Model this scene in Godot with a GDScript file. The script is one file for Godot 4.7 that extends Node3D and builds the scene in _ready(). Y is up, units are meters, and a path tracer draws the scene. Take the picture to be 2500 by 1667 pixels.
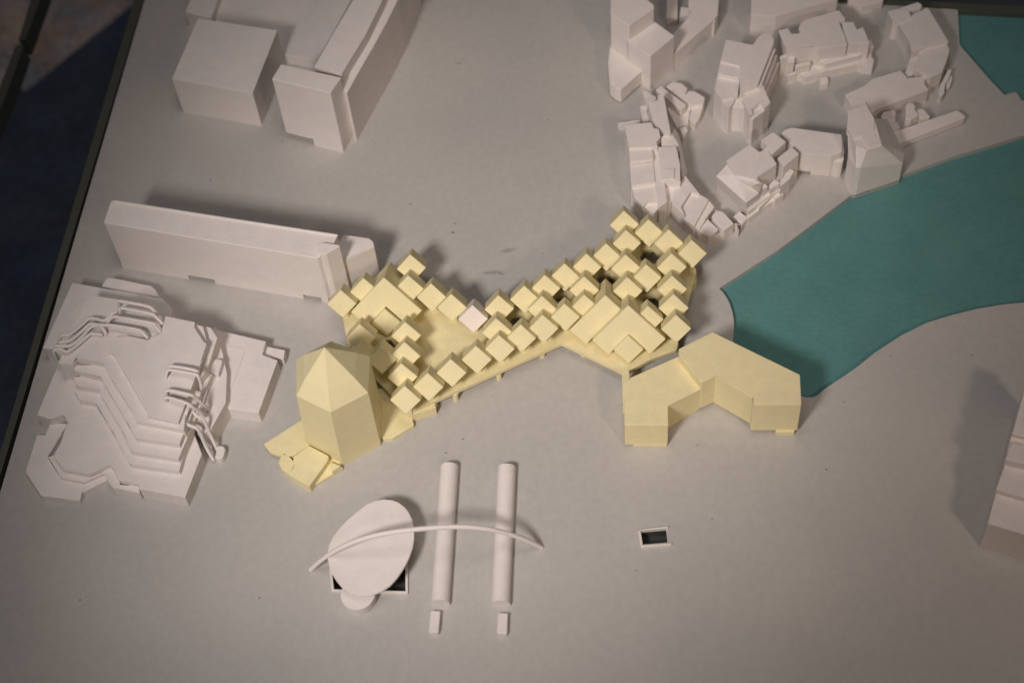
extends Node3D
# An architect's site model under two gallery lamps. Plan coordinates are millimetres on the board (x, z), turned into metres by MM.
const MM := 0.001
var mats := {}
var taken := {}
var small_house_mesh: ArrayMesh

func numbered(called: String) -> String:
	taken[called] = taken.get(called, -1) + 1
	return called if taken[called] == 0 else "%s_%03d" % [called, taken[called]]

func tag(o: Node3D, label: String, category: String, group := "") -> void:
	o.set_meta("label", label)
	o.set_meta("category", category)
	if group != "":
		o.set_meta("group", group)

func thing(called: String, label: String, category: String, at := Vector3.ZERO, group := "") -> Node3D:
	var o := Node3D.new()
	o.name = numbered(called)
	add_child(o)
	o.position = at
	tag(o, label, category, group)
	return o

func put(called: String, mesh: Mesh, material: Material, parent: Node = self) -> MeshInstance3D:
	var o := MeshInstance3D.new()
	o.name = called
	o.mesh = mesh
	o.material_override = material
	o.cast_shadow = GeometryInstance3D.SHADOW_CASTING_SETTING_ON
	parent.add_child(o, true)
	return o

func structure(called: String, mesh: Mesh, material: Material) -> MeshInstance3D:
	var o := put(called, mesh, material)
	o.set_meta("kind", "structure")
	return o

# ---------------------------------------------------------------- shapes
func plan(flat: Array) -> PackedVector2Array:
	var out := PackedVector2Array()
	for i in range(0, flat.size(), 2):
		out.append(Vector2(flat[i], flat[i + 1]) * MM)
	if Geometry2D.is_polygon_clockwise(out):
		out.reverse()
	return out

func softened(poly: PackedVector2Array, cut: float) -> PackedVector2Array:
	var out := PackedVector2Array()
	var n := poly.size()
	for i in n:
		var a := poly[(i + n - 1) % n]
		var b := poly[i]
		var c := poly[(i + 1) % n]
		var k := minf(cut, 0.3 * minf(a.distance_to(b), b.distance_to(c)))
		var bend := absf((b - a).angle_to(c - b))
		if cut <= 0.0 or bend < 0.3:
			out.append(b)
		else:
			out.append(b + (a - b).normalized() * k)
			out.append(b + (a - b).normalized() * k * 0.3 + (c - b).normalized() * k * 0.3)
			out.append(b + (c - b).normalized() * k)
	return out

func shrunk(poly: PackedVector2Array, by: float) -> PackedVector2Array:
	var out := PackedVector2Array()
	var n := poly.size()
	for i in n:
		var d1 := (poly[i] - poly[(i + n - 1) % n]).normalized()
		var d2 := (poly[(i + 1) % n] - poly[i]).normalized()
		var n1 := Vector2(-d1.y, d1.x)
		var n2 := Vector2(-d2.y, d2.x)
		var m := n1 + n2
		var k := by * 2.0 / maxf(m.length_squared(), 0.6)
		out.append(poly[i] + m * k)
	return out

func tri(st: SurfaceTool, a: Vector3, b: Vector3, c: Vector3, away: Vector3) -> void:
	var nrm := (c - a).cross(b - a)
	if nrm.length_squared() < 1e-18:
		return
	nrm = nrm.normalized()
	if nrm.dot(away) < 0.0:
		var t := b
		b = c
		c = t
		nrm = -nrm
	for v in [a, b, c]:
		st.set_normal(nrm)
		st.add_vertex(v)

func quad(st: SurfaceTool, a: Vector3, b: Vector3, c: Vector3, d: Vector3, away: Vector3) -> void:
	tri(st, a, b, c, away)
	tri(st, a, c, d, away)

func cap(st: SurfaceTool, poly: PackedVector2Array, y: float, away: Vector3) -> void:
	var ids := Geometry2D.triangulate_polygon(poly)
	for i in range(0, ids.size(), 3):
		tri(st, Vector3(poly[ids[i]].x, y, poly[ids[i]].y), Vector3(poly[ids[i + 1]].x, y, poly[ids[i + 1]].y), Vector3(poly[ids[i + 2]].x, y, poly[ids[i + 2]].y), away)

func skirt(st: SurfaceTool, low: PackedVector2Array, y0: float, high: PackedVector2Array, y1: float) -> void:
	var n := low.size()
	for i in n:
		var j := (i + 1) % n
		var e := low[j] - low[i]
		if e.length_squared() < 1e-14:
			e = high[j] - high[i]
		quad(st, Vector3(low[i].x, y0, low[i].y), Vector3(low[j].x, y0, low[j].y), Vector3(high[j].x, y1, high[j].y), Vector3(high[i].x, y1, high[i].y), Vector3(e.y, 0.0, -e.x))

func begin() -> SurfaceTool:
	var st := SurfaceTool.new()
	st.begin(Mesh.PRIMITIVE_TRIANGLES)
	return st

func prism(flat: Array, y0: float, y1: float, bevel: float) -> ArrayMesh:
	var poly := softened(plan(flat), bevel * 1.6 * MM)
	var st := begin()
	var b := bevel * MM
	var low := y0 * MM
	var high := y1 * MM
	if is_zero_approx(y0):
		low = -0.0012
	cap(st, poly, low, Vector3.DOWN)
	if b > 0.0:
		var mid := shrunk(poly, b * 0.3)
		var top := shrunk(poly, b)
		if Geometry2D.triangulate_polygon(top).is_empty():
			top = poly
			mid = poly
		skirt(st, poly, low, poly, high - b)
		skirt(st, poly, high - b, mid, high - b * 0.3)
		skirt(st, mid, high - b * 0.3, top, high)
		cap(st, top, high, Vector3.UP)
	else:
		skirt(st, poly, low, poly, high)
		cap(st, poly, high, Vector3.UP)
	return st.commit()

func loft(low_flat: Array, y0: float, high_flat: Array, y1: float) -> ArrayMesh:
	var low := PackedVector2Array()
	var high := PackedVector2Array()
	for i in range(0, low_flat.size(), 2):
		low.append(Vector2(low_flat[i], low_flat[i + 1]) * MM)
		high.append(Vector2(high_flat[i], high_flat[i + 1]) * MM)
	if Geometry2D.is_polygon_clockwise(low):
		low.reverse()
		high.reverse()
	var st := begin()
	cap(st, low, y0 * MM - (0.0012 if y0 <= 0.0 else 0.0), Vector3.DOWN)
	skirt(st, low, y0 * MM - (0.0012 if y0 <= 0.0 else 0.0), high, y1 * MM)
	cap(st, high, y1 * MM, Vector3.UP)
	return st.commit()

func pipe(points: PackedVector3Array, radius: float, sides := 12, per := 6) -> ArrayMesh:
	var curve := PackedVector3Array()
	var n := points.size()
	for i in n - 1:
		var p0 := points[maxi(i - 1, 0)]
		var p1 := points[i]
		var p2 := points[i + 1]
		var p3 := points[mini(i + 2, n - 1)]
		for k in per:
			curve.append(p1.cubic_interpolate(p2, p0, p3, float(k) / per))
	curve.append(points[n - 1])
	var st := begin()
	st.set_smooth_group(0)
	var rings := []
	for i in curve.size():
		var d := (curve[mini(i + 1, curve.size() - 1)] - curve[maxi(i - 1, 0)]).normalized()
		var u := d.cross(Vector3.UP)
		u = (u if u.length() > 0.05 else d.cross(Vector3.RIGHT)).normalized()
		var v := u.cross(d).normalized()
		var ring := []
		for s in sides:
			var a := TAU * s / sides
			ring.append([curve[i] + (u * cos(a) + v * sin(a)) * radius, u * cos(a) + v * sin(a)])
		rings.append(ring)
	for i in rings.size() - 1:
		for s in sides:
			var t := (s + 1) % sides
			var q := [rings[i][s], rings[i][t], rings[i + 1][t], rings[i + 1][s]]
			for id in [0, 1, 2, 0, 2, 3]:
				st.set_normal(q[id][1])
				st.add_vertex(q[id][0])
	for e in [0, rings.size() - 1]:
		var out := curve[0] - curve[1] if e == 0 else curve[e] - curve[e - 1]
		for s in range(1, sides - 1):
			tri(st, rings[e][0][0], rings[e][s][0], rings[e][s + 1][0], out)
	return st.commit()

func soft_box(size: Vector3, b: float) -> ArrayMesh:
	# a box with chamfered edges, every face flat
	var st := begin()
	var h := size / 2.0
	var corner := {}
	for sx in [-1, 1]:
		for sy in [-1, 1]:
			for sz in [-1, 1]:
				var s := Vector3(sx, sy, sz)
				var c := s * h
				var px := c - Vector3(0, sy * b, sz * b)
				var py := c - Vector3(sx * b, 0, sz * b)
				var pz := c - Vector3(sx * b, sy * b, 0)
				corner[s] = [px, py, pz]
				tri(st, px, py, pz, s)
	for axis in 3:
		var a1 := (axis + 1) % 3
		var a2 := (axis + 2) % 3
		for s in [-1, 1]:
			var face := []
			for q in [[-1, -1], [1, -1], [1, 1], [-1, 1]]:
				var key := Vector3.ZERO
				key[axis] = s
				key[a1] = q[0]
				key[a2] = q[1]
				face.append(corner[key][axis])
			var away := Vector3.ZERO
			away[axis] = s
			quad(st, face[0], face[1], face[2], face[3], away)
		for q in [[-1, -1], [1, -1], [1, 1], [-1, 1]]:
			var k0 := Vector3.ZERO
			k0[a1] = q[0]
			k0[a2] = q[1]
			var k1 := k0
			k0[axis] = -1
			k1[axis] = 1
			quad(st, corner[k0][a1], corner[k1][a1], corner[k1][a2], corner[k0][a2], k0 + k1)
	return st.commit()

func column(r: float, y0: float, y1: float, sides := 16) -> ArrayMesh:
	var flat := []
	for s in sides:
		flat.append_array([cos(TAU * s / sides) * r, sin(TAU * s / sides) * r])
	return prism(flat, y0, y1, 0.15)

# ---------------------------------------------------------------- materials
func grain(seed_value: int, frequency: float, size := 512) -> Image:
	var n := FastNoiseLite.new()
	n.seed = seed_value
	n.noise_type = FastNoiseLite.TYPE_SIMPLEX_SMOOTH
	n.fractal_octaves = 4
	n.frequency = frequency
	return n.get_seamless_image(size, size)

func paint(called: String, base: Color, spread: float, rough: float, seed_value: int, tile: float, relief := true) -> StandardMaterial3D:
	# brushed and dusty model paint: fine grain over broad faint patches
	var fine := grain(seed_value, 0.09)
	var broad := grain(seed_value + 7, 0.012)
	var img := Image.create(512, 512, true, Image.FORMAT_RGB8)
	for y in 512:
		for x in 512:
			var v := 1.0 + spread * ((fine.get_pixel(x, y).r - 0.5) * 0.8 + (broad.get_pixel(x, y).r - 0.5) * 0.7)
			var w := spread * (broad.get_pixel((x + 200) % 512, (y + 90) % 512).r - 0.5) * 0.4
			img.set_pixel(x, y, Color(base.r * (v + w), base.g * v, base.b * (v - w)))
	img.generate_mipmaps()
	var m := StandardMaterial3D.new()
	m.resource_name = called
	m.albedo_texture = ImageTexture.create_from_image(img)
	m.roughness = rough
	m.metallic_specular = 0.35
	m.uv1_triplanar = true
	m.uv1_world_triplanar = true
	m.uv1_scale = Vector3.ONE / tile
	var bump := fine.duplicate() as Image
	bump.bump_map_to_normal_map(1.2)
	m.normal_enabled = relief
	m.normal_texture = ImageTexture.create_from_image(bump)
	m.normal_scale = 0.25
	mats[called] = m
	return m

func plain(called: String, base: Color, rough: float) -> StandardMaterial3D:
	var m := StandardMaterial3D.new()
	m.resource_name = called
	m.albedo_color = base
	m.roughness = rough
	mats[called] = m
	return m

func board_paint() -> StandardMaterial3D:
	# one metre of the board on 2048 texels: paint grain, handling smudges, glue spots and loose specks where the model has them
	var n := 2048
	var fine := grain(31, 0.06, 1024)
	var broad := grain(45, 0.006, 1024)
	var base := Color(0.735, 0.725, 0.705)
	var img := Image.create(n, n, true, Image.FORMAT_RGB8)
	for y in n:
		for x in n:
			var f := fine.get_pixel(x % 1024, y % 1024).r - 0.5
			var g := broad.get_pixel(x / 2, y / 2).r - 0.5
			var v := 1.0 + 0.05 * f + 0.05 * g
			img.set_pixel(x, y, Color(base.r * (v + 0.008 * g), base.g * v, base.b * (v - 0.008 * g)))
	var rng := RandomNumberGenerator.new()
	rng.seed = 12
	for s in [[-67.0,-139.7,1.0,0.7,0.3,0.7],[-35.7,-107.2,1.6,0.8,0.2,0.6],[-225.9,-186.7,1.5,0.3,1.2,0.6],[-167.0,-219.2,0.7,0.6,0,0.7],[4.6,-83.6,7,2.2,-0.1,0.18],[30.8,-77.6,0.9,0.6,0,0.4],[-51.0,-69.8,2.2,1.6,0.4,-0.5],[-88.1,-92.6,1.4,1.2,0,-0.4],[-9.7,-64.9,9,1.6,0.05,0.18],[-2.0,-62.7,4,1.2,0.1,0.18],[-34.1,-115.9,0.8,0.8,0,0.5],[-42.4,78.6,1.6,0.5,-0.4,0.5],[-54.9,88.2,1.2,0.7,0,0.4],[-189.2,185.0,1.0,0.5,1.0,0.6],[66.4,195.8,0.9,0.4,0.3,0.6],[48.7,-210.5,0.8,0.6,0,0.6],[73.5,64.5,0.8,0.5,0.2,0.8],[121.5,104.8,1.3,0.4,-0.2,0.5],[-17.8,-283.0,2.4,0.7,0.2,0.3],[270.4,49.3,1.2,0.4,0.3,0.5],[230.3,82.6,1.0,0.5,0,0.4]]:
		blot(img, Vector2(s[0], s[1]), s[2], s[3], s[4], s[5], rng)
	for k in 46:
		blot(img, Vector2(rng.randf_range(-380, 380), rng.randf_range(-330, 260)), rng.randf_range(0.35, 0.8), rng.randf_range(0.3, 0.7), rng.randf() * PI, rng.randf_range(0.35, 0.8), rng)
	for s in []:
		var a := Vector2(s[0], s[1])
		var b := Vector2(s[2], s[3])
		var steps := int(a.distance_to(b) * 4.0)
		for k in steps:
			var p := (a.lerp(b, float(k) / steps) + Vector2(500, 500)) * n / 1000.0
			var x := posmod(int(p.x), n)
			var y := posmod(int(p.y), n)
			img.set_pixel(x, y, img.get_pixel(x, y).lerp(Color(0.3, 0.28, 0.26), s[4] * (0.6 + 0.4 * sin(k * 0.07))))
	img.generate_mipmaps()
	var m := StandardMaterial3D.new()
	m.resource_name = "board_paint"
	m.albedo_texture = ImageTexture.create_from_image(img)
	m.roughness = 0.62
	m.metallic_specular = 0.35
	m.uv1_triplanar = true
	m.uv1_world_triplanar = true
	m.uv1_triplanar_sharpness = 8.0
	m.uv1_offset = Vector3(0.5, 0.5, 0.5)
	mats["board"] = m
	return m

func blot(img: Image, at: Vector2, long: float, wide: float, turn: float, depth: float, rng: RandomNumberGenerator) -> void:
	# an uneven stain of dirt (depth > 0) or of pale glue (depth < 0); lengths in millimetres
	var n := img.get_width()
	var scale := n / 1000.0
	var c := (at + Vector2(500, 500)) * scale
	var reach := int(maxf(long, wide) * scale * 1.3) + 2
	var noise := FastNoiseLite.new()
	noise.seed = rng.randi() % 1000
	noise.frequency = 0.12
	for dy in range(-reach, reach + 1):
		for dx in range(-reach, reach + 1):
			var p := Vector2(dx, dy).rotated(-turn) / scale
			var d := Vector2(p.x / long, p.y / wide).length() + noise.get_noise_2d(dx * 2.0, dy * 2.0) * 0.7
			if d < 1.0:
				var x := posmod(int(c.x) + dx, n)
				var y := posmod(int(c.y) + dy, n)
				var k := minf(1.0, (1.0 - d) * 2.2) * absf(depth)
				var was := img.get_pixel(x, y)
				img.set_pixel(x, y, was.lerp(Color(0.16, 0.14, 0.12) if depth > 0.0 else Color(0.93, 0.91, 0.9), k))

# ---------------------------------------------------------------- light
func gallery_lamp(label: String, at: Vector3, aim: Vector3, color: Color, energy: float, cone: float, radius: float) -> void:
	var t := thing("gallery_spotlight", label, "lamp", at)
	t.look_at_from_position(at, aim)
	var shell := CylinderMesh.new()
	shell.top_radius = radius * 1.15
	shell.bottom_radius = radius * 1.15
	shell.height = 0.16
	var o := put("housing", shell, mats.black, t)
	o.rotation.x = PI / 2
	o.position.z = 0.09
	var face := CylinderMesh.new()
	face.top_radius = radius
	face.bottom_radius = radius
	face.height = 0.004
	var glow := StandardMaterial3D.new()
	glow.albedo_color = Color(0.8, 0.8, 0.8)
	glow.emission_enabled = true
	glow.emission = color
	glow.emission_energy_multiplier = 2.0
	var g := put("lamp_face", face, glow, t)
	g.rotation.x = PI / 2
	g.position.z = 0.004
	var l := SpotLight3D.new()
	l.name = "beam"
	t.add_child(l, true)
	l.position.z = -0.006
	l.light_color = color
	l.light_energy = energy
	l.light_size = radius
	l.spot_range = 6.0
	l.spot_angle = cone
	l.spot_angle_attenuation = 1.0
	l.spot_attenuation = 2.0
	l.shadow_enabled = true

func fill_panel(at: Vector3, wide: float, color: Color, energy: float) -> void:  # added overhead fill that lifts the roof tops; no such panel is seen
	var t := thing("fill_panel", "added soft square fill light above the display case, its source unseen", "lamp", at)
	var shell := BoxMesh.new()
	shell.size = Vector3(wide + 0.06, 0.05, wide + 0.06)
	put("housing", shell, mats.black, t).position.y = 0.03
	var face := BoxMesh.new()
	face.size = Vector3(wide, 0.004, wide)
	var glow := StandardMaterial3D.new()
	glow.albedo_color = Color(0.8, 0.8, 0.8)
	glow.emission_enabled = true
	glow.emission = color
	glow.emission_energy_multiplier = 0.6
	put("lamp_face", face, glow, t)
	var l := AreaLight3D.new()
	l.name = "glow"
	t.add_child(l, true)
	l.position.y = -0.006
	l.rotation.x = -PI / 2
	l.area_size = Vector2(wide, wide)
	l.light_color = color
	l.light_energy = energy
	l.area_range = 6.0
	l.shadow_enabled = true

# ---------------------------------------------------------------- builders
func building(d: Dictionary) -> void:
	var t := thing(d.name, d.label, d.category, Vector3.ZERO, d.get("group", ""))
	var m: Material = mats[d.material]
	for q in d.parts:
		var mesh: ArrayMesh
		if q[0] == "prism":
			mesh = prism(q[2], q[3], q[4], q[5])
		elif q[0] == "loft":
			mesh = loft(q[2], q[3], q[4], q[5])
		else:
			var pts := PackedVector3Array()
			for i in range(0, q[2].size(), 3):
				pts.append(Vector3(q[2][i], q[2][i + 1], q[2][i + 2]) * MM)
			mesh = pipe(pts, q[3] * MM)
		put(q[1], mesh, m, t)

func leaning(edge: float) -> Basis:
	# a cube stood on one corner: its three upper faces look along these axes
	var e := [[0.65775,-0.57735,0.48377],[-0.74783,-0.57735,0.32774],[0.09009,-0.57735,-0.81151]]
	return Basis(Vector3(e[0][0], e[0][1], e[0][2]), Vector3(e[1][0], e[1][1], e[1][2]), Vector3(e[2][0], e[2][1], e[2][2]))

func cube_houses() -> void:
	var edge := 0.0154
	var half_long := edge * sqrt(3.0) / 2.0
	var shape := soft_box(Vector3.ONE * edge, 0.00042)
	var stem := column(2.9, 0, 24, 6)
	var rng := RandomNumberGenerator.new()
	rng.seed = 5
	for c in [[-6,6,-119.8,-31.9,44.0,"outermost tilted yellow cube house beside the long white slab"],[-5,3,-108.2,17.6,44.0,"shaded tilted cube house touching the rear of the pointed tower"],[-5,4,-107.3,0.1,44.0,"tilted yellow cube house just behind the tower, under the lone large cube"],[-5,6,-102.8,-40.5,44.0,"tilted yellow cube house wedged between the lone large cube and the white slab"],[-4,2,-93.1,21.0,44.0,"shaded tilted cube house beside the pointed tower, below a dark opening"],[-4,4,-89.9,-19.5,31.6,"small yellow cube house set into the front of the lone large cube"],[-3,0,-77.9,56.7,44.0,"first tilted yellow cube house from the tower along the front deck edge"],[-3,1,-79.2,37.5,44.0,"first tilted yellow cube house from the tower side up along the triangular court"],[-3,2,-75.9,20.0,44.0,"second tilted yellow cube house from the tower side up along the triangular court"],[-3,3,-74.5,2.6,44.0,"third tilted yellow cube house from the tower side up along the triangular court"],[-3,5,-70.0,-38.3,44.0,"first tilted yellow cube house from the lone large cube toward the pale one"],[-3,6,-67.4,-57.0,44.0,"tilted yellow cube house at the tip behind the lone large cube"],[-2,0,-61.2,48.1,44.0,"second tilted yellow cube house from the tower along the front deck edge"],[-2,4,-53.9,-28.7,44.0,"second tilted yellow cube house from the lone large cube toward the pale one"],[-1,0,-44.3,38.5,44.0,"third tilted yellow cube house from the tower along the front deck edge"],[-1,3,-39.9,-17.5,44.0,"third tilted yellow cube house from the lone large cube toward the pale one"],[0,0,-25.7,29.7,44.0,"fourth tilted yellow cube house from the tower along the front deck edge"],[0,2,-25.4,-5.5,44.0,"paler pinkish cube house tilted on its corner among the yellow ones"],[1,0,-8.7,22.9,44.0,"fifth tilted yellow cube house from the tower along the front deck edge"],[1,1,-9.5,8.2,44.0,"first tilted yellow cube house from the pale one between front and rear rows"],[1,2,-6.1,-11.7,44.0,"first tilted yellow cube house from the pale one along the rear deck edge"],[2,0,7.5,15.8,44.0,"sixth tilted yellow cube house from the tower along the front deck edge"],[2,2,13.2,-17.6,44.0,"second tilted yellow cube house from the pale one along the rear deck edge"],[3,0,23.8,9.7,44.0,"seventh tilted yellow cube house from the tower along the front deck edge"],[3,1,25.1,-6.9,44.0,"second tilted yellow cube house from the pale one between front and rear rows"],[3,2,29.0,-25.0,44.0,"third tilted yellow cube house from the pale one along the rear deck edge"],[4,0,40.4,2.1,44.0,"eighth tilted yellow cube house from the tower along the front deck edge"],[4,2,44.3,-33.3,44.0,"fourth tilted yellow cube house from the pale one along the rear deck edge"],[5,0,55.2,-3.8,44.0,"tilted yellow cube house half hidden by the rear twin of the large cubes"],[5,1,57.1,-19.9,44.0,"third tilted yellow cube house from the pale one between front and rear rows"],[5,2,61.1,-40.0,44.0,"fifth tilted yellow cube house from the pale one along the rear deck edge"],[6,2,76.4,-47.3,44.0,"sixth tilted yellow cube house from the pale one along the rear deck edge"],[7,-3,83.0,27.9,32.5,"small yellow cube house set into the front of the paired large cubes"],[7,0,87.9,-14.9,44.0,"tilted yellow cube house directly behind the gap of the paired large cubes"],[7,1,89.3,-35.2,44.0,"tilted yellow cube house between two dark deck openings, next to the rear row"],[7,2,92.6,-57.6,44.0,"seventh tilted yellow cube house from the pale one along the rear deck edge"],[7,3,93.3,-75.3,44.0,"first tilted yellow cube house along the end facing the narrow houses, counted waterward"],[8,-2,99.2,12.1,44.0,"yellow cube house reduced to a strip beside the paired large cubes"],[8,0,103.0,-24.4,44.0,"tilted yellow cube house in the middle of the end cluster, above a dark opening"],[8,2,110.3,-64.9,44.0,"second tilted yellow cube house along the end facing the narrow houses, counted waterward"],[9,-3,117.8,22.5,44.0,"first tilted yellow cube house from the school up the water side of the deck"],[9,-2,118.8,4.4,44.0,"second tilted yellow cube house from the school up the water side of the deck"],[9,-1,120.0,-11.9,44.0,"third tilted yellow cube house from the school up the water side of the deck"],[9,0,122.5,-31.6,44.0,"fourth tilted yellow cube house from the school up the water side of the deck"],[9,1,123.6,-53.5,44.0,"third tilted yellow cube house along the end facing the narrow houses, counted waterward"],[10,0,138.8,-41.5,44.0,"fourth tilted yellow cube house along the end facing the narrow houses, counted waterward"]]:
		var key := Vector2i(c[0], c[1])
		var mat: Material = mats.pale if key == Vector2i(0, 2) else mats.yellow
		var t := thing("cube_house", c[5], "cube house", Vector3(c[2], 0, c[3]) * MM, "tilted cube houses on the yellow deck")
		var o := put("cube", shape, mat, t)
		o.position.y = c[4] * MM - half_long
		o.basis = Basis(Vector3.UP, rng.randf_range(-0.03, 0.03)) * leaning(edge) * Basis.from_scale(Vector3.ONE * rng.randf_range(0.985, 1.01))
		var s := put("pylon", stem, mats.yellow, t)
		s.position.y = 0.0

func large_cubes() -> void:
	var edge: float = 37.25 * MM
	var top: float = 48.12 * MM
	var labels := ["lone large yellow cube tilted on its corner, brown smear across its face", "large yellow cube with a small cube leaning on its front, one of a pair", "large yellow cube half buried behind its twin"]
	var i := 0
	for c in [[-87.4,-35.7],[85.1,12.6],[70.0,1.7]]:
		var t := thing("large_cube_house", labels[i], "cube house", Vector3(c[0], 0, c[1]) * MM)
		var root := CSGCombiner3D.new()
		root.name = "cube"
		t.add_child(root, true)
		var b := CSGMesh3D.new()
		b.name = "block"
		b.mesh = soft_box(Vector3.ONE * edge, 0.0005)
		b.basis = leaning(edge)
		b.position.y = top - edge * sqrt(3.0) / 2.0
		b.material = mats.yellow
		root.add_child(b)
		# the lowest front corner is missing: a small cube sits there
		var notch := CSGBox3D.new()
		notch.name = "notch"
		notch.operation = CSGShape3D.OPERATION_SUBTRACTION
		notch.size = Vector3(0.0235, 0.0235, edge * 1.4)
		notch.basis = leaning(edge)
		notch.position = b.position + leaning(edge) * Vector3(edge / 2.0 - 0.00975, edge / 2.0 - 0.00975, 0.0)
		notch.material = mats.yellow
		root.add_child(notch)
		var cut := CSGBox3D.new()
		cut.name = "cut"
		cut.operation = CSGShape3D.OPERATION_SUBTRACTION
		cut.size = Vector3(0.2, 0.1, 0.2)
		cut.position.y = 0.0115 - 0.05
		cut.material = mats.yellow
		root.add_child(cut)
		i += 1

func tower() -> void:
	var d := {"top":[-149.7,72.0,-126.8,88.4,-100.8,76.1,-98.4,46.7,-124.3,30.6,-149.1,42.4],"base":[-153.6,72.0,-129.1,89.6,-101.2,76.5,-98.6,44.9,-126.3,27.6,-152.9,40.3],"he":70.5,"apex":[-124.7,105.9,59.3]}
	var t := thing("pointed_tower", "tall hexagonal yellow tower with a pointed pencil roof", "tower")
	put("shaft", loft(d.base, 0, d.top, d.he), mats.yellow, t)
	var ring := []
	for i in range(0, 12, 2):
		ring.append(Vector3(d.top[i], d.he, d.top[i + 1]) * MM)
	var apex := Vector3(d.apex[0], d.apex[1], d.apex[2]) * MM
	var c := Vector3.ZERO
	for v in ring:
		c += v / 6.0
	var st := begin()
	for i in 6:
		var a: Vector3 = ring[i]
		var b: Vector3 = ring[(i + 1) % 6]
		var away := (a + b) / 2.0 - c + Vector3.UP * 0.01
		# the slope eases a little toward the eaves
		var pa := a.lerp(apex, 0.3) + Vector3.UP * 0.0014
		var pb := b.lerp(apex, 0.3) + Vector3.UP * 0.0014
		quad(st, a, b, pb, pa, away)
		tri(st, pa, pb, apex, away)
		tri(st, a, c, b, Vector3.DOWN)
	put("roof", st.commit(), mats.yellow, t)

func deck() -> void:
	var d := {"deck":[-122.9,-29.1,-113.1,-44.2,-88.9,-55.4,-68.1,-63.1,-52.9,-36.0,-23.2,-8.5,-7.8,-22.5,43.5,-48.5,93.0,-77.8,105.3,-80.4,141.2,-51.8,142.0,-34.9,122.9,14.4,117.4,31.4,98.5,36.5,81.2,44.7,76.6,45.8,35.8,14.6,-77.1,58.5,-88.3,44.8,-103.5,23.6,-118.9,19.6,-121.0,-12.6],"holes":[[5.8,-7.4],[39.7,-21.1],[74.1,-36.0],[109.8,-54.1],[104.8,-11.7],[-92.2,1.2]],"pillars":[[20.9,18.0],[51.2,21.0],[-12.3,32.8],[-44.9,46.9]],"ramp":[-108.0,63.9,-104.9,31.9,-94.2,29.4,-78.3,52.6,-76.2,64.7,-92.4,73.9,-98.8,73.0],"wall":[-77.4,59.1,-59.3,55.5,-60.5,48.5,-84.4,41.6,-78.7,55.6],"side":[131.5,-37.2,143.2,-41.9,141.7,-29.6,132.7,-22.5],"link":[81.4,45.4,117.0,34.4,117.8,37.7,80.5,52.2],"link2":[75.1,51.6,80.3,50.6,80.1,56.3,75.3,63.1,73.9,72.4,73.0,71.8]}
	var t := thing("pedestrian_deck", "yellow raised deck on round pillars carrying the cube houses", "deck")
	var slab := CSGCombiner3D.new()
	slab.name = "slab"
	t.add_child(slab, true)
	var sheet := CSGPolygon3D.new()
	sheet.name = "sheet"
	sheet.polygon = softened(plan(d.deck), 0.0006)
	sheet.depth = 0.0032
	sheet.rotation.x = PI / 2
	sheet.position.y = 0.0088
	sheet.material = mats.yellow
	slab.add_child(sheet)
	for q in d.holes:
		var hole := CSGCylinder3D.new()
		hole.name = "opening"
		hole.sides = 6
		hole.radius = 0.0078
		hole.height = 0.02
		hole.position = Vector3(q[0], 10.4, q[1]) * MM
		hole.operation = CSGShape3D.OPERATION_SUBTRACTION
		hole.material = mats.yellow
		slab.add_child(hole)
	for q in d.pillars:
		var o := put("pillar", column(2.2, 0, 9), mats.yellow, t)
		o.position = Vector3(q[0], 0, q[1] - 2.2) * MM
	put("ramp", prism(d.ramp, 0, 4, 0.4), mats.yellow, t)
	put("foot_wall", prism(d.wall, 0, 9, 0.2), mats.yellow, t)
	put("side_block", prism(d.side, 0, 8.5, 0.3), mats.yellow, t)
	put("end_wall", prism(d.link2, 0, 22, 0.3), mats.yellow, t)

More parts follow.
